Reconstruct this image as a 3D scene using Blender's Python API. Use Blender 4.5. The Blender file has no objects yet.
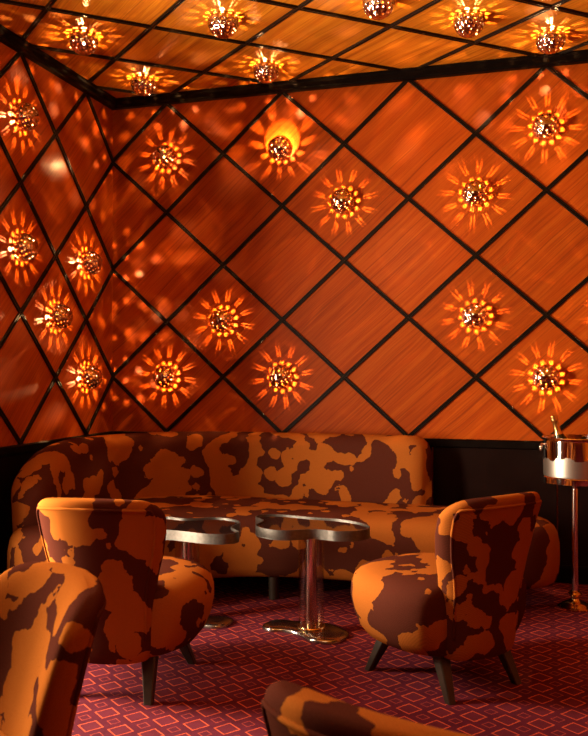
import bpy, bmesh, math, random
from mathutils import Vector, Matrix
PI = math.pi
random.seed(7)
scene = bpy.context.scene
COL = scene.collection

# ------------------------------------------------------------------ frame of the room
YAW = 0.2881
EYE = 1.22
CX, CY = -2.749, 4.984            # the corner between back wall and left wall
WB, WL, HD = 0.3984, 0.3455, 0.36  # half diagonals of the panel lattice
CU, CV = 0.4013, 0.3475
ZT = EYE + 1.7512                  # row 0 of the wall lattice
ZC = EYE + 1.7995                  # ceiling
XR, YR = 2.9, -2.6                 # the far ends of the room
cs, sn = math.cos(YAW), math.sin(YAW)
def at(X, Z, z=0.0):
    """a floor point given sideways distance X and distance Z ahead of the camera"""
    return Vector((cs*X - sn*Z, sn*X + cs*Z, z))
def facing(dx, dz):
    """rotation about z that turns local +Y to a direction given sideways / ahead"""
    v = Vector((cs*dx - sn*dz, sn*dx + cs*dz))
    return math.atan2(-v.x, v.y)

# ------------------------------------------------------------------ objects
def link(o, parent=None):
    COL.objects.link(o)
    if parent: o.parent = parent
    return o
def obj(name, bm, mat, parent=None, smooth=True, sharp=None):
    me = bpy.data.meshes.new(name)
    bmesh.ops.recalc_face_normals(bm, faces=bm.faces)
    bm.to_mesh(me); bm.free()
    for p in me.polygons: p.use_smooth = smooth
    if smooth and sharp is not None:
        me.set_sharp_from_angle(angle=math.radians(sharp))
    me.materials.append(mat)
    return link(bpy.data.objects.new(name, me), parent)
def thing(name, label, cat, loc=(0, 0, 0), rotz=0, group=None):
    o = bpy.data.objects.new(name, None)
    o.empty_display_size = 0.1
    link(o)
    o.location = loc; o.rotation_euler = (0, 0, rotz)
    return tag(o, label, cat, group)
def tag(o, label, cat, group=None):
    o['label'] = label; o['category'] = cat
    if group: o['group'] = group
    return o
def struct(name, bm, mat, parent=None, smooth=False, sharp=None):
    o = obj(name, bm, mat, parent, smooth, sharp)
    o['kind'] = 'structure'
    return o
def dup(root, label, loc, rotz=None, rot=None):
    r = root.copy(); link(r)
    r.location = loc
    if rot is not None: r.rotation_euler = rot
    if rotz is not None: r.rotation_euler = (0, 0, rotz)
    r['label'] = label
    for ch in list(root.children):
        c = ch.copy(); link(c, r)
        for g in list(ch.children):
            d = g.copy(); link(d, c)
    return r

# ------------------------------------------------------------------ mesh helpers
def box(bm, x0, x1, y0, y1, z0, z1):
    v = [bm.verts.new(p) for p in ((x0,y0,z0),(x1,y0,z0),(x1,y1,z0),(x0,y1,z0),(x0,y0,z1),(x1,y0,z1),(x1,y1,z1),(x0,y1,z1))]
    for f in ((0,3,2,1),(4,5,6,7),(0,1,5,4),(1,2,6,5),(2,3,7,6),(3,0,4,7)): bm.faces.new([v[i] for i in f])
def rings(bm, rs, cap0=True, cap1=True, closed=True):
    """skin a list of rings (each a list of points of the same length)"""
    vr = [[bm.verts.new(p) for p in r] for r in rs]
    n = len(vr[0])
    for a, b in zip(vr, vr[1:]):
        for i in range(n if closed else n-1):
            j = (i+1) % n
            bm.faces.new((a[i], a[j], b[j], b[i]))
    if cap0: bm.faces.new(vr[0][::-1])
    if cap1: bm.faces.new(vr[-1])
    return vr
def lathe(bm, prof, n=32, cap0=True, cap1=True, c=(0, 0)):
    rings(bm, [[(c[0]+r*math.cos(2*PI*i/n), c[1]+r*math.sin(2*PI*i/n), z) for i in range(n)] for r, z in prof], cap0, cap1)
def tube(bm, pts, rad, n=8, closed=False):
    pts = [Vector(p) for p in pts]
    m = len(pts); rs = []; up = None
    for i, p in enumerate(pts):
        a = pts[(i-1) % m] if (closed or i > 0) else p
        b = pts[(i+1) % m] if (closed or i < m-1) else p
        t = (b-a).normalized()
        if up is None:
            up = t.orthogonal().normalized()
        up = (up - t*up.dot(t)).normalized()
        w = t.cross(up)
        rr = rad(i/(m-1)) if callable(rad) else rad
        rs.append([p + (up*math.cos(2*PI*k/n) + w*math.sin(2*PI*k/n))*rr for k in range(n)])
    if closed: rs.append(rs[0])
    if closed:
        vr = [[bm.verts.new(p) for p in r] for r in rs[:-1]]
        for q in range(m):
            a, b = vr[q], vr[(q+1) % m]
            for i in range(n):
                j = (i+1) % n
                bm.faces.new((a[i], a[j], b[j], b[i]))
    else:
        rings(bm, rs)
def spline(pts, k=8, closed=True):
    """Catmull-Rom through points"""
    P = [Vector(p) for p in pts]; n = len(P); out = []
    rng = range(n) if closed else range(n-1)
    for i in rng:
        if closed: a, b, c, d = P[(i-1) % n], P[i], P[(i+1) % n], P[(i+2) % n]
        else: a, b, c, d = P[max(i-1, 0)], P[i], P[i+1], P[min(i+2, n-1)]
        for j in range(k):
            t = j/k
            out.append(0.5*((2*b) + (c-a)*t + (2*a-5*b+4*c-d)*t*t + (3*b-a-3*c+d)*t**3))
    if not closed: out.append(P[-1].copy())
    return out
def resample(pts, n, closed=True):
    P = list(pts) + ([pts[0]] if closed else [])
    L = [0]
    for a, b in zip(P, P[1:]): L.append(L[-1] + (b-a).length)
    out = []; j = 0
    for i in range(n):
        s = L[-1]*i/(n if closed else n-1)
        while j < len(L)-2 and L[j+1] < s: j += 1
        u = (s-L[j])/max(L[j+1]-L[j], 1e-9)
        out.append(P[j].lerp(P[j+1], min(u, 1)))
    return out
def inset(pts, d):
    """offset a counter-clockwise closed outline inwards by d"""
    n = len(pts); out = []
    for i in range(n):
        t = (pts[(i+1) % n] - pts[(i-1) % n]); t = Vector((t.x, t.y)).normalized()
        out.append(Vector((pts[i].x - t.y*d, pts[i].y + t.x*d)))
    return out
def ccw(pts):
    A = sum(a.x*b.y - b.x*a.y for a, b in zip(pts, pts[1:]+pts[:1]))
    return pts if A > 0 else pts[::-1]
def sgnpow(v, e): return math.copysign(abs(v)**e, v)

# ------------------------------------------------------------------ materials
class NT:
    def __init__(self, name):
        self.m = bpy.data.materials.new(name); self.m.use_nodes = True
        self.t = self.m.node_tree; self.t.nodes.clear()
        self.out = self.t.nodes.new('ShaderNodeOutputMaterial')
    def n(self, kind, **kw):
        o = self.t.nodes.new(kind)
        for k, v in kw.items(): setattr(o, k, v)
        return o
    def l(self, a, b): self.t.links.new(a, b)
    def put(self, sock, v):
        if hasattr(v, 'is_output'): self.l(v, sock)
        else: sock.default_value = v
    def math(self, op, a, b=None, c=None):
        o = self.n('ShaderNodeMath', operation=op)
        self.put(o.inputs[0], a)
        if b is not None: self.put(o.inputs[1], b)
        if c is not None: self.put(o.inputs[2], c)
        return o.outputs[0]
    def dot(self, vec, d):
        o = self.n('ShaderNodeVectorMath', operation='DOT_PRODUCT')
        self.l(vec, o.inputs[0]); o.inputs[1].default_value = d
        return o.outputs['Value']
    def xyz(self, x, y, z):
        o = self.n('ShaderNodeCombineXYZ')
        for s, v in zip(o.inputs, (x, y, z)): self.put(s, v)
        return o.outputs[0]
    def noise(self, vec, scale, detail=3, rough=.5, dist=0.0):
        o = self.n('ShaderNodeTexNoise')
        self.put(o.inputs['Vector'], vec); self.put(o.inputs['Scale'], scale)
        self.put(o.inputs['Detail'], detail); self.put(o.inputs['Roughness'], rough); self.put(o.inputs['Distortion'], dist)
        return o
    def ramp(self, fac, stops, interp='LINEAR'):
        o = self.n('ShaderNodeValToRGB'); o.color_ramp.interpolation = interp
        e = o.color_ramp.elements
        while len(e) < len(stops): e.new(0.5)
        for el, (p, c) in zip(e, stops):
            el.position = p; el.color = (*c, 1) if len(c) == 3 else c
        self.l(fac, o.inputs[0]); return o.outputs[0]
    def mix(self, fac, a, b, blend='MIX'):
        o = self.n('ShaderNodeMix', data_type='RGBA', blend_type=blend)
        self.put(o.inputs[0], fac)
        for s, v in ((o.inputs[6], a), (o.inputs[7], b)):
            self.put(s, v if hasattr(v, 'is_output') else (*v, 1))
        return o.outputs[2]
    def bump(self, h, strength, dist=0.002):
        o = self.n('ShaderNodeBump'); o.inputs['Strength'].default_value = strength; o.inputs['Distance'].default_value = dist
        self.l(h, o.inputs['Height']); return o.outputs[0]
    def pbr(self, color, rough=.5, metal=0.0, normal=None, **kw):
        o = self.n('ShaderNodeBsdfPrincipled')
        self.put(o.inputs['Base Color'], color if hasattr(color, 'is_output') else (*color, 1))
        self.put(o.inputs['Roughness'], rough); o.inputs['Metallic'].default_value = metal
        if normal is not None: self.l(normal, o.inputs['Normal'])
        for k, v in kw.items():
            s = o.inputs[k.replace('_', ' ')]
            s.default_value = (*v, 1) if isinstance(v, tuple) else v
        self.l(o.outputs[0], self.out.inputs[0]); return self.m
    def objco(self): return self.n('ShaderNodeTexCoord').outputs['Object']

def wood(name, hdir, horg, hw, vdir, vorg, vw, gdir, tone3=(1, 1, 1)):
    """varnished veneer in a diamond lattice; the grain runs along gdir, each panel from its own flitch"""
    t = NT(name); P = t.objco()
    i = t.math('DIVIDE', t.math('SUBTRACT', t.dot(P, hdir), horg), hw)
    j = t.math('DIVIDE', t.math('SUBTRACT', t.dot(P, vdir), vorg), vw)
    p = t.math('FLOOR', t.math('MULTIPLY_ADD', t.math('ADD', i, j), .5, -.5))
    q = t.math('FLOOR', t.math('MULTIPLY_ADD', t.math('SUBTRACT', i, j), .5, -.5))
    wn = t.n('ShaderNodeTexWhiteNoise', noise_dimensions='3D'); t.l(t.xyz(p, q, 0.0), wn.inputs['Vector'])
    r = wn.outputs['Value']
    g = Vector(gdir).normalized(); nrm = Vector(hdir).cross(Vector(vdir)); a = nrm.cross(g)
    s = t.dot(P, g); c = t.dot(P, a); ro = t.math('MULTIPLY', r, 37.0)
    warp = t.noise(t.xyz(t.math('MULTIPLY', s, 1.6), t.math('MULTIPLY', c, 4.0), ro), 1.0, 2, .5)
    c2 = t.math('ADD', c, t.math('MULTIPLY', warp.outputs[0], .05))
    fine = t.noise(t.xyz(t.math('MULTIPLY', s, 4.0), t.math('MULTIPLY', c2, 150.0), ro), 1.0, 3, .6).outputs[0]
    broad = t.noise(t.xyz(t.math('MULTIPLY', s, .9), t.math('MULTIPLY', c2, 26.0), ro), 1.0, 2, .5).outputs[0]
    line = t.ramp(t.noise(t.xyz(t.math('MULTIPLY', s, .8), t.math('MULTIPLY', c2, 85.0), ro), 1.0, 2, .55).outputs[0], [(.56, (0, 0, 0)), (.70, (1, 1, 1))])
    f = t.math('ADD', t.math('MULTIPLY', fine, .55), t.math('MULTIPLY', broad, .45))
    col = t.ramp(f, [(.32, tuple(c*k for c, k in zip((.27, .038, .0025), tone3))), (.5, tuple(c*k for c, k in zip((.37, .063, .0038), tone3))), (.68, tuple(c*k for c, k in zip((.46, .097, .0065), tone3)))])
    col = t.mix(t.math('MULTIPLY', line, .62), col, (.17, .028, .004))
    tone = t.math('MULTIPLY_ADD', r, .30, .84)
    col = t.mix(1.0, col, t.xyz(tone, tone, tone), 'MULTIPLY')
    nb = t.bump(fine, .12, .001)
    return t.pbr(col, .45, 0, nb, Coat_Weight=.07, Coat_Roughness=.20, Specular_IOR_Level=.12)
def plain(name, color, rough=.5, metal=0.0, var=.12, scale=40, bump=0.0, **kw):
    """a single-colour material with faint mottling"""
    t = NT(name); nz = t.noise(t.objco(), scale, 3, .6).outputs[0]
    lo = tuple(c*(1-var) for c in color); hi = tuple(min(1, c*(1+var)) for c in color)
    col = t.ramp(nz, [(.3, lo), (.7, hi)])
    rg = t.math('MULTIPLY_ADD', nz, .12*rough, rough*.94)
    return t.pbr(col, rg, metal, t.bump(nz, bump) if bump else None, **kw)
def fabric(name, seed, scale=4.6, cut=.505):
    t = NT(name); P = t.objco()
    mp = t.n('ShaderNodeVectorMath', operation='ADD'); t.l(P, mp.inputs[0])
    sep = t.n('ShaderNodeSeparateColor'); t.l(t.n('ShaderNodeObjectInfo').outputs['Color'], sep.inputs[0]); rnd = sep.outputs[0]
    t.l(t.xyz(t.math('MULTIPLY', rnd, 31.0), seed, t.math('MULTIPLY', rnd, 17.0)), mp.inputs[1])
    V = mp.outputs[0]
    jag = t.noise(V, 34, 2, .6)
    off = t.n('ShaderNodeVectorMath', operation='MULTIPLY_ADD')
    t.l(jag.outputs['Color'], off.inputs[0]); off.inputs[1].default_value = (.022,)*3; t.l(V, off.inputs[2])
    big = t.noise(off.outputs[0], scale, 1.6, .45, .5).outputs[0]
    vo = t.n('ShaderNodeTexVoronoi', feature='F1'); t.l(off.outputs[0], vo.inputs['Vector']); vo.inputs['Scale'].default_value = scale*2.3
    dark = t.math('GREATER_THAN', t.math('MULTIPLY_ADD', vo.outputs['Distance'], .26, big), cut + .140)
    w = t.n('ShaderNodeTexWave', wave_type='BANDS', bands_direction='DIAGONAL'); t.l(P, w.inputs['Vector'])
    w.inputs['Scale'].default_value = 95; w.inputs['Distortion'].default_value = 1.5; w.inputs['Detail'].default_value = 2
    fib = t.noise(P, 260, 2, .6).outputs[0]
    ora = t.mix(fib, (.27, .080, .013), (.39, .126, .023))
    brn = t.mix(fib, (.054, .014, .009), (.090, .026, .016))
    col = t.mix(dark, ora, brn)
    sh = t.math('MULTIPLY_ADD', w.outputs[1], .14, .88)
    col = t.mix(1.0, col, t.xyz(sh, sh, sh), 'MULTIPLY')
    h = t.math('ADD', t.math('MULTIPLY', dark, -.6), t.math('ADD', fib, t.math('MULTIPLY', w.outputs[1], .6)))
    return t.pbr(col, .86, 0, t.bump(h, .25, .0015), Specular_IOR_Level=0.0)
def carpet_mat():
    t = NT('patterned_carpet'); P = t.objco()
    sx = t.n('ShaderNodeSeparateXYZ'); t.l(P, sx.inputs[0])
    wob = t.noise(P, 90, 2, .6)
    jx = t.math('MULTIPLY_ADD', wob.outputs[0], .006, -.003)
    x = t.math('ADD', sx.outputs[0], jx); y = t.math('SUBTRACT', sx.outputs[1], jx)
    pitch = .1135; ang = math.radians(53); ca, sa = math.cos(ang), math.sin(ang)
    def sq(ox, oy):
        u = t.math('MULTIPLY', t.math('SUBTRACT', t.math('FRACT', t.math('MULTIPLY_ADD', x, 1/pitch, ox)), .5), pitch)
        v = t.math('MULTIPLY', t.math('SUBTRACT', t.math('FRACT', t.math('MULTIPLY_ADD', y, 1/pitch, oy)), .5), pitch)
        a = t.math('ABSOLUTE', t.math('ADD', t.math('MULTIPLY', u, ca), t.math('MULTIPLY', v, sa)))
        b = t.math('ABSOLUTE', t.math('SUBTRACT', t.math('MULTIPLY', v, ca), t.math('MULTIPLY', u, sa)))
        return t.math('MAXIMUM', a, b)
    ox, oy = .5 - LARGE.x/pitch, .5 - LARGE.y/pitch
    big, small = sq(ox, oy), sq(ox+.5, oy+.5)
    def line(d, half, w): return t.math('LESS_THAN', t.math('ABSOLUTE', t.math('SUBTRACT', d, half)), w)
    lb, ls = line(big, .0315, .0026), line(small, .0165, .0019)
    patchy = t.math('MULTIPLY_ADD', t.noise(P, 24, 2, .6).outputs[0], 1.1, .3)
    inside = t.math('LESS_THAN', big, .0315)
    pile = t.noise(P, 420, 2, .7).outputs[0]; worn = t.noise(P, 14, 3, .6).outputs[0]
    base = t.mix(worn, (.062, .006, .017), (.128, .016, .037))
    base = t.mix(t.math('MULTIPLY', inside, .15), base, (.24, .04, .055))
    col = t.mix(t.math('MULTIPLY', lb, .95), base, (.56, .095, .040))
    col = t.mix(t.math('MULTIPLY', ls, t.math('MULTIPLY', patchy, .85)), col, (.42, .068, .04))
    pv = t.math('MULTIPLY_ADD', pile, .7, .65)
    col = t.mix(1.0, col, t.xyz(pv, pv, pv), 'MULTIPLY')
    return t.pbr(col, .95, 0, t.bump(pile, .5, .004), Specular_IOR_Level=.1)

def floor_px(px, py):
    Z = EYE*827/(py-369.2); return at((px-294)/827*Z, Z)
LARGE = floor_px(190+100/5.345, 640+381/5.345)

M_back = wood('veneer_back_wall', (1, 0, 0), CX, WB, (0, 0, -1), -ZT, HD, (WB, 0, HD))
M_left = wood('veneer_left_wall', (0, -1, 0), -CY, WL, (0, 0, -1), -ZT, HD, (0, WL, HD))
M_ceil = wood('veneer_ceiling', (1, 0, 0), CX, CU, (0, -1, 0), -CY, CV, (CU, -CV, 0), (1.4, 2.6, 2.7))
M_strip = plain('dark_bronze_strip', (.009, .005, .003), .40, .2, .3, 30, Specular_IOR_Level=.2)
M_black = plain('black_stained_wood', (.004, .0022, .0016), .45, 0, .3, 18, Specular_IOR_Level=.06)
M_wains = plain('near_black_lacquer', (.008, .0028, .0022), .38, 0, .25, 6, Specular_IOR_Level=.12)
M_chair = fabric('camouflage_upholstery', 3.0, 5.6, .49)
M_sofa = fabric('camouflage_sofa_upholstery', 11.0, 5.0, .50)
M_pipe = plain('piping_cord_fabric', (.34, .105, .018), .85, 0, .25, 60)
M_leg = plain('ebonised_leg', (.022, .014, .009), .38, 0, .3, 25)
M_chrome = plain('mirror_chrome', (.80, .76, .72), .16, 1, .04, 20)
M_dome = plain('mirrored_dome_metal', (.62, .52, .44), .10, 1, .08, 30)
M_steel = plain('brushed_steel_band', (.16, .15, .14), .46, 1, .18, 60)
def silver_mat():
    t = NT('silver_with_condensation'); P = t.objco()
    sx = t.n('ShaderNodeSeparateXYZ'); t.l(P, sx.inputs[0])
    nz = t.noise(P, 16, 2, .5).outputs[0]
    wet = t.math('LESS_THAN', sx.outputs[2], t.math('MULTIPLY_ADD', nz, .09, .085))
    wet = t.math('MULTIPLY', wet, t.math('GREATER_THAN', sx.outputs[2], .036))
    rg = t.math('MULTIPLY_ADD', wet, .34, .06)
    return t.pbr(t.mix(wet, (.86, .83, .79), (.46, .43, .39)), rg, 1)
M_silver = silver_mat()
M_base = plain('polished_dark_chrome', (.40, .37, .35), .20, 1, .15, 25)
M_brass = plain('polished_brass', (.80, .56, .26), .16, 1, .10, 25)
M_top = plain('black_mirror_glass', (.012, .010, .010), .05, 0, .1, 10, Specular_IOR_Level=.9, Coat_Weight=.6, Coat_Roughness=.03)
M_foil = plain('gold_foil', (.86, .60, .20), .28, 1, .2, 120, .3)
M_bottle = plain('dark_green_bottle_glass', (.012, .018, .008), .06, 0, .1, 10, Coat_Weight=.5)
M_white = plain('painted_window_frame', (.10, .05, .03), .4, 0, .1, 10)
M_carpet = carpet_mat()
def glass_mat():
    t = NT('clear_acrylic'); nz = t.noise(t.objco(), 12, 2, .5).outputs[0]
    tr = t.n('ShaderNodeBsdfTransparent'); tr.inputs[0].default_value = (.97, .93, .90, 1)
    gl = t.n('ShaderNodeBsdfGlossy'); t.put(gl.inputs['Roughness'], t.math('MULTIPLY_ADD', nz, .04, .02))
    lw = t.n('ShaderNodeLayerWeight'); lw.inputs['Blend'].default_value = .5
    fr = t.math('MULTIPLY_ADD', t.math('POWER', lw.outputs['Facing'], 2.5), .34, .07)
    mx = t.n('ShaderNodeMixShader'); t.l(fr, mx.inputs[0]); t.l(tr.outputs[0], mx.inputs[1]); t.l(gl.outputs[0], mx.inputs[2])
    t.l(mx.outputs[0], t.out.inputs[0]); return t.m
M_glass = glass_mat()
def bulb_mat(strength):
    t = NT('glowing_bulb'); e = t.n('ShaderNodeEmission'); P = t.objco()
    nz = t.noise(P, 60, 1, .5).outputs[0]
    col = t.mix(nz, (1.0, .50, .17), (1.0, .54, .20))
    t.l(col, e.inputs[0]); e.inputs[1].default_value = strength
    t.l(e.outputs[0], t.out.inputs[0]); return t.m
BULB = 50000.0
M_bulb = bulb_mat(BULB)

# ------------------------------------------------------------------ the room
def quad(pts):
    bm = bmesh.new(); bm.faces.new([bm.verts.new(p) for p in pts]); return bm
RAILT, RAILB = .806, .756
def slab(x0, x1, y0, y1, z0, z1):
    bm = bmesh.new(); box(bm, x0, x1, y0, y1, z0, z1); return bm
floor = struct('floor', slab(CX-.15, XR+.15, YR-.15, CY+.15, -.12, 0), M_carpet)
ceil_ = struct('ceiling', slab(CX-.15, XR+.15, YR-.15, CY+.15, ZC, ZC+.12), M_ceil)
struct('wall_back', slab(CX-.15, XR+.15, CY, CY+.15, 0, ZC), M_back)
WY0, WY1, WZ0, WZ1 = 1.95, 3.15, .12, 2.45       # the window in the left wall, nearer than the frame shows
bm = bmesh.new()
for y0, y1, z0, z1 in ((YR, WY0, 0, ZC), (WY1, CY, 0, ZC), (WY0, WY1, 0, WZ0), (WY0, WY1, WZ1, ZC)):
    box(bm, CX-.15, CX, y0, y1, z0, z1)
struct('wall_left', bm, M_left)
struct('wall_right', slab(XR, XR+.15, YR, CY, 0, ZC), M_left)
struct('wall_rear', slab(CX-.15, XR+.15, YR-.15, YR, 0, ZC), M_back)
bm = bmesh.new(); w = .05
box(bm, CX-.13, CX+.01, WY0, WY0+w, WZ0, WZ1); box(bm, CX-.13, CX+.01, WY1-w, WY1, WZ0, WZ1)
box(bm, CX-.13, CX+.01, WY0+w, WY1-w, WZ0, WZ0+w); box(bm, CX-.13, CX+.01, WY0+w, WY1-w, WZ1-w, WZ1)
win = struct('window_1', bm, M_white)
bm = bmesh.new(); box(bm, CX-.062, CX-.056, WY0+w, WY1-w, WZ0+w, WZ1-w)
pane = obj('pane', bm, M_glass, win, False)

def strips(umax, hw, vmin, vmax, vw, place, width=.024, h=.011):
    """lattice of grooved strips clipped to 0..umax by vmin..vmax (v counted from row 0)"""
    bm = bmesh.new()
    g = .0022
    half = width/2
    sect = [(-half, 0), (-half, h*.8), (-half+.002, h), (-g-.0015, h), (-g, h*.45), (g, h*.45), (g+.0015, h), (half-.002, h), (half, h*.8), (half, 0)]
    N = int(umax/hw + (vmax-vmin)/vw) + 4
    for fam in (1, -1):
        for k in range(-2*N, 2*N):
            c = 2*k+1           # i + fam*j = c
            segs = []
            # v = fam*(c - i)*vw, u = i*hw
            def v_at(u): return fam*(c - u/hw)*vw
            us = [0, umax]
            for v in (vmin, vmax): us.append((c - fam*v/vw)*hw)
            ok = sorted(u for u in us if -1e-6 <= u <= umax+1e-6 and vmin-1e-6 <= v_at(u) <= vmax+1e-6)
            if len(ok) < 2 or ok[-1]-ok[0] < .01: continue
            a, b = Vector((ok[0], v_at(ok[0]))), Vector((ok[-1], v_at(ok[-1])))
            d = (b-a).normalized(); n = Vector((-d.y, d.x))
            lift = .0012 if fam > 0 else 0
            rs = [[place(q.x + n.x*s, q.y + n.y*s, z + (lift if z > 0 else 0)) for s, z in sect] for q in (a, b)]
            rings(bm, rs)
    return bm
LU = CY-.5
struct('trim_1', strips(XR-CX, WB, -.0, ZT-RAILB, HD, lambda u, v, n: (CX+u, CY-n, ZT-v)), M_strip)
struct('trim_2', strips(CY-WY1-.06, WL, -.0, ZT-RAILB, HD, lambda u, v, n: (CX+n, CY-u, ZT-v)), M_strip)
struct('trim_3', strips(XR-CX, CU, 0, CY-YR, CV, lambda u, v, n: (CX+u, CY-v, ZC-n)), M_strip)
def runner(name, prof, mat, yend=YR):
    """a moulding with profile (depth, z) running along the back wall and, mitred, along the left wall"""
    bm = bmesh.new()
    rs = [[(XR, CY-d, z) for d, z in prof], [(CX+d, CY-d, z) for d, z in prof], [(CX+d, yend, z) for d, z in prof]]
    rings(bm, rs); return struct(name, bm, mat)
runner('trim_4', [(0, ZC), (.058, ZC), (.058, ZC-.012), (.048, ZC-.022), (.048, ZC-.046), (.036, ZC-.058), (0, ZC-.058)], M_black)
runner('trim_5', [(0, RAILT), (.020, RAILT), (.028, RAILT-.006), (.028, RAILB+.006), (.020, RAILB), (0, RAILB)], M_black, WY1+.02)
bm = bmesh.new()                                   # dark wainscot boards with narrow gaps
x = CX
edges = [CX+.014, -2.05, -1.33, -.61, .005 + .095, .82, 1.54, 2.26, XR]
for a, b in zip(edges, edges[1:]): box(bm, a+.004, b-.004, CY-.014, CY, .1, RAILB)
y = CY-.014
while y > WY1+.1:
    y2 = max(WY1+.02, y-.72); box(bm, CX, CX+.014, y2+.004, y-.004, .1, RAILB); y = y2
struct('trim_6', bm, M_wains)
runner('baseboard_back', [(0, .1), (.018, .1), (.022, .09), (.022, 0), (0, 0)], M_black)

# ------------------------------------------------------------------ perforated lamps
RD, HC, HB = .078, .030, .0475        # dome radius, height of its centre, height of the bulb
def dome_bm():
    bm = bmesh.new(); A = 48
    cache = {}
    def P(th, ph, r=RD): return Vector((r*math.sin(th)*math.cos(ph), r*math.sin(th)*math.sin(ph), HC + r*math.cos(th)))
    def V(th, ph):
        k = (round(th, 5), round((ph % (2*PI))*1e4) % 62832)
        if k not in cache: cache[k] = bm.verts.new(P(th, ph))
        return cache[k]
    rows = [(.0165, 12, .0118, .0057, 0), (.0165, 24, .0025, .0063, .0056), (.0175, 12, .0028, .0046, 0), (.0185, 16, .0034, .0040, 0),
            (.0185, 12, .0043, .0043, 0), (.0185, 8, .0044, .0044, 0), (.0175, 6, .0052, .0052, 0)]
    th1 = PI - math.acos(HC/RD)
    for ri, (arc, N, rw, rh, pair) in enumerate(rows):
        th0 = th1 - arc/RD
        m = A//N; dph = 2*PI/N; stag = (dph/2 if ri % 2 else 0)
        # boundaries stay on the 48 grid
        shift = round(stag/(2*PI/A))*(2*PI/A)
        for c in range(N):
            p0 = c*dph + shift
            pc = p0 + dph/2; thm = (th0+th1)/2
            bd = [(th1, p0 + dph*i/m) for i in range(m)]
            bd += [(th1, p0+dph), (thm, p0+dph)]
            bd += [(th0, p0+dph - dph*i/m) for i in range(m)]
            bd += [(th0, p0), (thm, p0)]
            off = (pair if c % 2 == 0 else -pair)
            rad = RD*math.sin(thm)
            outer = [V(a, b) for a, b in bd]
            inner = []
            for a, b in bd:
                e = math.atan2((a-thm)/(th1-th0), (b-pc)/dph)
                inner.append(bm.verts.new(P(thm + rh*math.sin(e)/RD, pc + (off + rw*math.cos(e))/rad)))
            n = len(bd)
            for i in range(n):
                j = (i+1) % n
                if outer[i] is outer[j]: continue
                bm.faces.new((outer[i], outer[j], inner[j], inner[i]))
        th1 = th0
    top = bm.verts.new((0, 0, HC+RD))
    for i in range(A):
        a, b = V(th1, 2*PI*i/A), V(th1, 2*PI*(i+1)/A)
        bm.faces.new((a, b, top))
    return bm
def lamp_proto(name):
    t = thing(name, '', 'lamp')
    d = obj('perforated_dome', dome_bm(), M_dome, t, True)
    so = d.modifiers.new('shell', 'SOLIDIFY'); so.thickness = .0014; so.offset = -1
    bm = bmesh.new(); bmesh.ops.create_icosphere(bm, subdivisions=1, radius=.004)
    bmesh.ops.translate(bm, vec=(0, 0, HB), verts=bm.verts)
    obj('bulb', bm, M_bulb, t)
    bm = bmesh.new(); lathe(bm, [(.010, 0), (.010, .030), (.0075, .034), (.0045, HB-.0043)], 16)
    obj('lamp_holder', bm, M_brass, t, True, 40)
    return t
ROT = {'back': (PI/2, 0, 0), 'left': (0, PI/2, 0), 'ceiling': (PI, 0, 0)}
def mount(kind, i, j):
    if kind == 'back': return (CX+i*WB, CY, ZT-j*HD)
    if kind == 'left': return (CX, CY-i*WL, ZT-j*HD)
    return (CX+i*CU, CY-j*CV, ZC)
lamps = [
 ('back', 1, 1, 'perforated dome lamp in the top row of the back wall, nearest the room corner'),
 ('back', 3, 1, 'mirrored dome lamp on the back wall with a bright yellow halo above its tilted dome'),
 ('back', 7, 1, 'perforated dome lamp in the top row of the back wall, farthest from the room corner'),
 ('back', 4, 2, 'perforated dome lamp on the back wall diagonally below the lamp with the yellow halo'),
 ('back', 6, 2, 'perforated dome lamp in the second row of the back wall, farther from the room corner'),
 ('back', 2, 4, 'perforated dome lamp on the back wall above and between two lamps just over the sofa'),
 ('back', 6, 4, 'perforated dome lamp on the back wall diagonally above the lamp over the champagne bucket'),
 ('back', 1, 5, 'perforated dome lamp on the back wall low over the sofa back, nearest the room corner'),
 ('back', 3, 5, 'perforated dome lamp just above the middle of the sofa back on the back wall'),
 ('back', 7, 5, 'perforated dome lamp on the back wall directly above the champagne bucket'),
 ('back', 8, 4, 'perforated dome lamp on the back wall at the right edge, only its light rays showing'),
 ('left', 3, 1, 'perforated dome lamp highest on the darker left wall'),
 ('left', 3, 3, 'perforated dome lamp at the frame edge on the left wall, halfway up'),
 ('left', 1, 3, 'perforated dome lamp on the left wall close to the corner, the upper of two there'),
 ('left', 2, 4, 'perforated dome lamp on the left wall, midway between two lamps close to the corner'),
 ('left', 1, 5, 'perforated dome lamp lowest on the left wall, close to the corner above the sofa'),
 ('ceiling', 1, 1, 'mirrored dome lamp hanging from the ceiling closest to the corner of the two walls'),
 ('ceiling', 1, 3, 'mirrored dome lamp on the ceiling close to the left wall, farther from the corner'),
 ('ceiling', 3, 1, 'mirrored dome lamp on the ceiling beside the back wall, right above the haloed lamp'),
 ('ceiling', 3, 3, 'mirrored dome lamp on the ceiling diagonally out from the one above the haloed wall lamp'),
 ('ceiling', 5, 3, 'mirrored dome lamp on the ceiling cut off by the top edge of the photo'),
 ('ceiling', 6, 2, 'mirrored dome lamp on the ceiling, the second from the right edge of the photo'),
 ('ceiling', 7, 1, 'rightmost mirrored dome lamp on the ceiling, beside the black trim of the back wall'),
]
TILT = {('back', 3, 1): (math.radians(11), math.radians(3))}
pw = lamp_proto('wall_lamp'); pc = lamp_proto('ceiling_lamp')
used = set()
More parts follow.
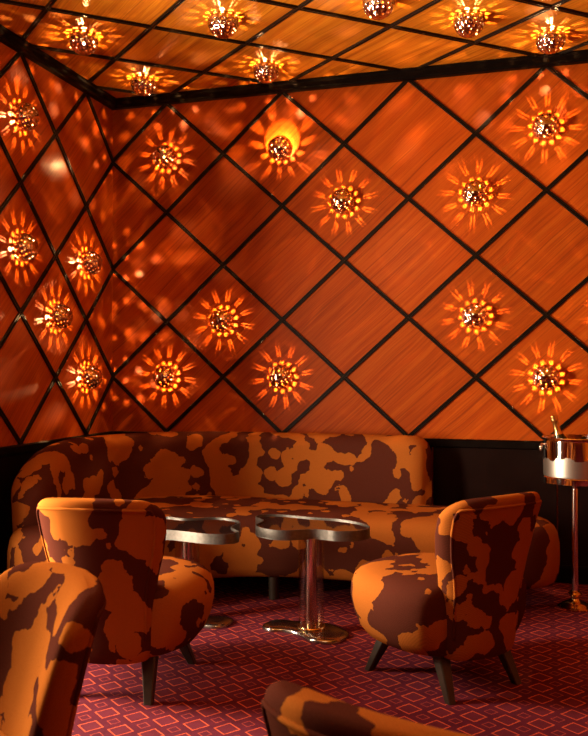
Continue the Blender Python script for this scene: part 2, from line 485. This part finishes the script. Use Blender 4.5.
for k, (kind, i, j, label) in enumerate(lamps):
    p = pc if kind == 'ceiling' else pw
    grp = 'dome lamps on the ceiling' if kind == 'ceiling' else 'dome lamps on the walls'
    if p.name not in used:
        used.add(p.name); o = p
        o.location = mount(kind, i, j); o['label'] = label
    else:
        o = dup(p, label, mount(kind, i, j))
    o['group'] = grp
    spin = random.uniform(-.25, .25)
    o.rotation_euler = (Matrix.Rotation(0, 3, 'X') @ Vector((0, 0, 0)) and (0, 0, 0)) if False else ROT[kind]
    o.rotation_euler = (Vector(ROT[kind]).to_tuple())
    m = o.rotation_euler.to_matrix() @ Matrix.Rotation(spin, 3, 'Z')
    o.rotation_euler = m.to_euler()
    for ch in o.children:
        if ch.name.startswith('perforated_dome') and kind == 'back' and (i, j) == (3, 1):
            # the dome of this one hangs loose: its upper rim stands off the panel
            inv = Matrix.Rotation(-spin, 4, 'Z')
            ch.matrix_local = inv @ Matrix.Translation((0, -.062, 0)) @ Matrix.Rotation(math.radians(13), 4, 'X') @ Matrix.Translation((0, .062, 0))

# ------------------------------------------------------------------ armchairs
def seat_bm():
    bm = bmesh.new(); n = 56; rs = []
    prof = [(.150, .60), (.152, .74), (.165, .82), (.20, .905), (.25, .965), (.31, 1.0), (.355, .995), (.385, .965), (.407, .90), (.421, .80), (.430, .66), (.436, .45), (.439, .2)]
    for z, k in prof:
        r = []
        for i in range(n):
            a = 2*PI*i/n
            x = .335*k*sgnpow(math.cos(a), .86); y = .335*k*sgnpow(math.sin(a), .86) + .045
            if y < -.17: y = -.17 + (y+.17)*.3
            r.append((x, y, z))
        rs.append(r)
    rings(bm, rs); return bm
def back_width(z):
    P = [(.15, .165), (.20, .180), (.30, .186), (.40, .192), (.47, .205), (.54, .225), (.62, .241), (.70, .247), (.8, .247)]
    for (a, u), (b, v) in zip(P, P[1:]):
        if z <= b: 
            t = max(0, (z-a)/(b-a)); t = t*t*(3-2*t) if False else t
            return u + (v-u)*t
    return P[-1][1]
def back_levels():
    out = []
    zt = .746; rc = .075; rz = .075
    zs = [.150, .153, .165, .19] + [.23 + .0282*i for i in range(17)]
    for z in zs:
        t = (z-.15)/(.68-.15)
        th = .130 - .035*t
        k = 1.0
        if z < .19: k = .80 + .20*math.sin(min(1, (z-.15)/.04)*PI/2)
        out.append((z, back_width(z)*(.9+.1*k), th*k, -.200 - .02*t - .085*t*t))
    z0, w0, th0, y0 = out[-1]
    for a in (15, 30, 45, 58, 70, 79, 86):
        a = math.radians(a)
        out.append((z0 + (zt-z0)*math.sin(a), w0 - rc*(1-math.cos(a))*1.0, th0*(math.cos(a)**.6), y0 - .03*math.sin(a)))
    return out
def back_point(lev, ang):
    z, w, th, y0 = lev
    x = w*sgnpow(math.cos(ang), .42); y = th/2*sgnpow(math.sin(ang), .72)
    zz = z
    crown = .018*(1-(x/.25)**2) if z > .55 else 0
    return Vector((x, y0 + y + 1.35*x*x, zz + crown*max(0, (z-.55)/.2)))
def backrest_bm():
    bm = bmesh.new(); n = 56
    L = back_levels()
    rings(bm, [[back_point(l, 2*PI*i/n) for i in range(n)] for l in L]); return bm
def piping_bm():
    L = back_levels(); top = len(L)-6
    bm = bmesh.new()
    aL, aR = math.radians(180+38), math.radians(360-38)
    left = [back_point(l, aL) for l in L[4:top]]
    tl = L[top]
    mid = [back_point(tl, aL + (aR-aL)*i/24) for i in range(25)]
    right = [back_point(l, aR) for l in L[4:top]][::-1]
    pts = resample(left + mid + right, 120, False)
    tube(bm, pts, .0055, 8)
    # seam where seat and back meet
    for s in (1, -1):
        pass
    return bm
def leg_bm(sx, sy):
    bm = bmesh.new(); rs = []
    tipx, tipy = (.210 if sy > 0 else .176)*sx, (.205 if sy > 0 else .225)*sy + .02; topx, topy = .150*sx, .135*sy + .02
    for t in (0, .06, .5, 1):
        z = .19*(1-t); cx = topx + (tipx-topx)*t; cy = topy + (tipy-topy)*t
        hw = .031 - .0155*t; hd = .027 - .012*t
        b = .006*(1-.4*t)
        r = []
        for qx, qy in ((1, 1), (-1, 1), (-1, -1), (1, -1)):
            c = [(hw, hd-b), (hw-b, hd)]
            if qx*qy < 0: c = c[::-1]
            for a, d in c: r.append((cx + qx*a, cy + qy*d, z))
        rs.append(r)
    rings(bm, rs); return bm
def make_chair(label):
    t = thing('armchair', label, 'chair', group='low upholstered armchairs')
    obj('seat', seat_bm(), M_chair, t)
    b = obj('backrest', backrest_bm(), M_chair, t)
    obj('piping', piping_bm(), M_chair, b)
    for sx in (1, -1):
        for sy in (1, -1): obj('leg', leg_bm(sx, sy), M_leg, t, False)
    return t
ch = make_chair('orange and brown armchair seen from behind, between the sofa and the nearest armchair')
ch.location = at(-.668, 3.25); ch.rotation_euler = (0, 0, facing(.17, .98))
ch2 = dup(ch, 'orange and brown armchair beside the right table, its back to the bucket stand', at(.605, 3.29), facing(-.55, .835))
ch3 = dup(ch, 'nearest armchair cut off by the left edge, sunlit orange upholstery', at(-.76, 1.68), facing(-.79, -.61))
ch4 = dup(ch, 'armchair at the bottom edge of which only the top of the back shows', at(.30, 1.355), facing(.60, .80))
def cut_of_cloth(c, seed):
    """each piece is cut from another place of the bolt"""
    for k, p in enumerate(sorted(c.children, key=lambda o: o.name)):
        p.color = (seed + (.013 if p.name.startswith('seat') else 0), 0, 0, 1)
        for q in p.children: q.color = p.color
for c, sd in ((ch, .13), (ch2, .47), (ch3, .62), (ch4, .84)): cut_of_cloth(c, sd)

# ------------------------------------------------------------------ sofa
def V2(*p): return [Vector(q) for q in p]
seat_ctrl = V2((-2.56, 3.62), (-2.40, 3.42), (-2.08, 3.44), (-1.86, 3.70), (-1.62, 4.00), (-1.25, 4.13), (-.85, 4.15), (-.45, 4.17), (-.16, 4.19), (.05, 4.31), (.10, 4.52), (-.02, 4.74), (-.22, 4.83),
               (-.62, 4.84), (-1.1, 4.84), (-1.65, 4.84), (-2.10, 4.80), (-2.42, 4.55), (-2.56, 4.15))
def sofa_seat_bm():
    out = ccw(resample(spline(seat_ctrl, 10), 150))
    bm = bmesh.new()
    prof = [(.120, .075), (.124, .045), (.14, .018), (.18, .004), (.25, 0), (.33, .002), (.38, .012), (.41, .028), (.432, .055), (.445, .095), (.452, .15), (.455, .20)]
    rs = []
    for z, d in prof:
        r = inset(out, d); rs.append([(p.x, p.y, z) for p in r])
    rings(bm, rs)
    return bm
spine = spline(V2((-2.43, 3.55), (-2.49, 3.9), (-2.48, 4.25), (-2.34, 4.58), (-2.02, 4.80), (-1.6, 4.84), (-1.1, 4.84), (-.60, 4.84)), 12, False)
def sofa_back_bm():
    N = 110
    path = resample(spine, N, False)
    tot = sum((b-a).length for a, b in zip(path, path[1:]))
    bm = bmesh.new(); rs = []
    for i, p in enumerate(path):
        s = tot*i/(N-1); e = tot - s
        a = path[max(i-1, 0)]; b = path[min(i+1, N-1)]
        t = (b-a).normalized(); n = Vector((t.y, -t.x))        # towards the sitter
        def rnd(d, r): return math.sqrt(max(0, 1-(1-min(1, d/r))**2))
        zt = .830
        zt = .34 + (zt-.34)*(.42 + .58*rnd(s, .62)) if s < .62 else zt
        zt = .34 + (zt-.34)*(.80 + .20*rnd(e, .12)) if e < .12 else zt
        th = .215*(.06 + .94*rnd(min(s, e), .11))
        z0 = .14; r = []
        # section: from bottom front, up the front, over the top, down the back
        hh = zt - z0; R = min(th*.5, .10)
        K = 10
        sec = []
        for k in range(7): sec.append((th/2 + .010*math.sin(PI*k/6), z0 + (hh-R)*k/6 - .0))
        for k in range(1, 2*K):
            an = PI*k/(2*K); sec.append((th/2*math.cos(an), zt - R + R*sgnpow(math.sin(an), .8)))
        for k in range(7): sec.append((-th/2, z0 + (hh-R)*(6-k)/6))
        for d, z in sec:
            lean = -.045*(z-.3)
            q = p + n*(d + lean)
            r.append((q.x, q.y, z))
        rs.append(r)
    rings(bm, rs); return bm
so = thing('sofa', 'long curved sofa in orange and brown camouflage fabric along the panelled back wall', 'sofa', (-1.2, 4.5, 0))
def rel(bm):
    bmesh.ops.translate(bm, vec=(1.2, -4.5, 0), verts=bm.verts); return bm
obj('seat', rel(sofa_seat_bm()), M_sofa, so)
obj('backrest', rel(sofa_back_bm()), M_sofa, so)
lp = floor_px(272, 600)
for x, y in ((lp.x, lp.y+.03), (-1.95, 3.75), (-.12, 4.36), (-.2, 4.7), (-2.2, 4.6)):
    bm = bmesh.new(); lathe(bm, [(.026, 0), (.030, .14)], 14, c=(x+1.2, y-4.5)); obj('leg', bm, M_leg, so, True, 40)

# ------------------------------------------------------------------ amoeba tables
T0 = (.08, 3.84)
def outline(ctrl, n=120):
    return ccw(resample(spline([Vector((x-T0[0], z-T0[1])) for x, z in ctrl], 10), n))
top_ctrl = [(-.192, 4.12), (-.15, 4.185), (-.05, 4.18), (.087, 4.11), (.22, 4.055), (.319, 3.96), (.354, 3.85), (.303, 3.765), (.203, 3.745), (.143, 3.775), (.081, 3.795), (-.044, 3.765), (-.135, 3.81), (-.182, 3.90), (-.150, 4.02)]
base_ctrl = [(-.15, 3.90), (-.09, 3.985), (0, 3.965), (.08, 3.94), (.17, 3.92), (.235, 3.84), (.25, 3.76), (.18, 3.665), (.08, 3.69), (.02, 3.785), (-.05, 3.83), (-.115, 3.84)]
def flat(out, levels):
    bm = bmesh.new()
    rings(bm, [[(p.x, p.y, z) for p in inset(out, d)] for z, d in levels]); return bm
def make_table(label):
    t = thing('side_table', label, 'table', group='low amoeba tables')
    to, bo = outline(top_ctrl), outline(base_ctrl)
    top = obj('tabletop', flat(to, [(.452, .0045), (.480, .0045)]), M_top, t, True, 30)
    bm = bmesh.new(); n = len(to)
    outer, inner = inset(to, 0), inset(to, .0045)
    loop = [[(p.x, p.y, z) for p in r] for r, z in ((inner, .440), (outer, .440), (outer, .486), (inner, .486), (inner, .440))]
    rings(bm, loop, False, False); bmesh.ops.remove_doubles(bm, verts=bm.verts, dist=1e-5)
    obj('edge_band', bm, M_steel, top, True, 40)
    obj('base', flat(bo, [(0, 0), (.010, 0), (.016, .004), (.020, .014), (.023, .035)]), M_base, t, True, 35)
    bm = bmesh.new()
    R = .061; w = .004; z0, z1 = .034, .4515
    lathe(bm, [(R, z0), (R, z1), (R-w, z1), (R-w, z0), (R, z0)], 48, False, False); bmesh.ops.remove_doubles(bm, verts=bm.verts, dist=1e-5)
    obj('clear_column', bm, M_glass, t, True, 40)
    bm = bmesh.new(); lathe(bm, [(.027, .023), (.027, .4515)], 40); obj('inner_pole', bm, M_chrome, t, True, 40)
    bm = bmesh.new(); lathe(bm, [(.066, .0225), (.067, .030), (.064, .034), (.030, .034)], 48); obj('collar', bm, M_brass, t, True, 40)
    return t
tb = make_table('amoeba shaped black mirror table in full view between the two armchairs')
tb.location = at(T0[0], T0[1]); tb.rotation_euler = (0, 0, YAW)
dup(tb, 'amoeba shaped black mirror table half hidden by the armchair in front of it', at(-.52, 4.03), YAW + PI)

# ------------------------------------------------------------------ champagne on its stand
SX, SZ = (575-294)/827*4.24, 4.24
sp = at(SX, SZ)
st = thing('bucket_stand', 'slender chrome pole stand with a round stepped foot under the champagne bucket', 'stand', sp)
bm = bmesh.new(); lathe(bm, [(.085, 0), (.087, .006), (.078, .012), (.070, .016), (.066, .022), (.045, .030), (.024, .040), (.021, .055), (.030, .066), (.034, .072), (.028, .080), (.016, .088)], 40)
obj('base', bm, M_brass, st, True, 60)
bm = bmesh.new(); lathe(bm, [(.0165, .086), (.0165, .618)], 24); obj('pole', bm, M_chrome, st, True, 40)
bm = bmesh.new(); lathe(bm, [(.02, .61), (.03, .62), (.11, .634), (.11, .640)], 40); obj('tray', bm, M_chrome, st, True, 40)
bk = thing('champagne_bucket', 'wide polished silver champagne bucket standing on the pole stand', 'bucket', sp + Vector((0, 0, .640)))
bm = bmesh.new()
lathe(bm, [(.150, 0), (.157, .002), (.158, .030), (.154, .034), (.155, .040), (.1551, .043), (.1553, .052), (.157, .13), (.1577, .205), (.158, .216), (.158, .222), (.162, .226), (.164, .231), (.162, .235), (.155, .234), (.153, .222), (.151, .03), (.10, .022)], 72)
obj('bowl', bm, M_silver, bk, True, 45)
bm = bmesh.new()
side = Vector((-1, 0, 0))
tube(bm, [(-.155, 0, .195), (-.166, 0, .197), (-.174, 0, .197)], .0055, 10)
obj('handle_boss', bm, M_chrome, bk)
bm = bmesh.new()
tube(bm, [(-.176 + .002*math.cos(a), .014*math.sin(a), (.181 + .016*math.cos(a))) for a in [2*PI*k/24 for k in range(24)]], .0035, 8, True)
obj('ring_handle', bm, M_chrome, bk)
for s in bk.children: pass
bk.rotation_euler = (0, 0, YAW)
# bottle leans in the bucket
bt = thing('champagne_bottle', 'dark champagne bottle with a gold foil neck leaning in the silver bucket', 'bottle', sp + at(-.028, .0) + Vector((0, 0, .676)))
bt.rotation_euler = (math.radians(3), math.radians(-16), YAW)
bm = bmesh.new(); lathe(bm, [(.040, 0), (.043, .006), (.043, .155), (.041, .175), (.033, .20), (.022, .222), (.0165, .236)], 32)
obj('bottle_body', bm, M_bottle, bt, True, 60)
bm = bmesh.new(); lathe(bm, [(.0225, .222), (.0172, .238), (.0150, .262), (.0140, .285), (.0150, .287), (.0175, .291), (.0180, .300), (.0165, .305), (.0175, .309), (.0165, .318), (.010, .322)], 24)
obj('foil_capsule', bm, M_foil, bt, True, 50)

# ------------------------------------------------------------------ light
def area(name, loc, target, sx, sy, power, color, spread=PI):
    L = bpy.data.lights.new(name, 'AREA'); L.shape = 'RECTANGLE'; L.size = sx; L.size_y = sy
    L.energy = power; L.color = color; L.spread = spread
    o = bpy.data.objects.new(name, L); link(o); o.location = loc
    o.rotation_euler = (Vector(target) - Vector(loc)).to_track_quat('-Z', 'Y').to_euler()
    return o
area('window_daylight', (CX-.30, 2.5, 1.25), (CX+3, 2.5, 1.60), .45, 1.9, 300, (1.0, .84, .62), math.radians(128))
def fill_point(name, loc, power, color, radius=.35):  # bare point light added as soft fill, with no lamp around it
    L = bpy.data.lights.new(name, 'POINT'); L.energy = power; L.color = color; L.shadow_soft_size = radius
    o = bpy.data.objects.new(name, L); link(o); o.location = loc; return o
fill_point('warm_fill', (-1.35, 1.4, 2.4), 34, (1.0, .63, .31))  # unseen fill, added to brighten the ceiling and the chairs
fill_point('warm_fill', (1.6, 1.2, 2.35), 12, (1.0, .50, .18))  # weaker unseen fill, added on the right side of the room
w = bpy.data.worlds.new('dim_evening'); scene.world = w; w.use_nodes = True
bg = w.node_tree.nodes['Background']; bg.inputs[0].default_value = (.9, .55, .3, 1); bg.inputs[1].default_value = .02

# ------------------------------------------------------------------ camera
cd = bpy.data.cameras.new('camera'); cam = bpy.data.objects.new('camera', cd); link(cam)
cd.sensor_fit = 'HORIZONTAL'; cd.sensor_width = 36; cd.lens = 36*827/588
cam.location = (0, 0, EYE); cam.rotation_euler = (PI/2 + .0015, 0, YAW)
cd.clip_start = .05
cd.dof.use_dof = True; cd.dof.focus_distance = 3.9; cd.dof.aperture_fstop = 9
scene.camera = cam
scene.view_settings.view_transform = 'Standard'; scene.view_settings.look = 'None'
scene.view_settings.gamma = 1; scene.view_settings.use_curve_mapping = False
scene.view_settings.exposure = 0.0
scene.cycles.use_denoising = True
scene.cycles.max_bounces = 8; scene.cycles.diffuse_bounces = 4; scene.cycles.glossy_bounces = 5; scene.cycles.transmission_bounces = 8
scene.cycles.sample_clamp_indirect = 6
scene.cycles.light_sampling_threshold = 0.002
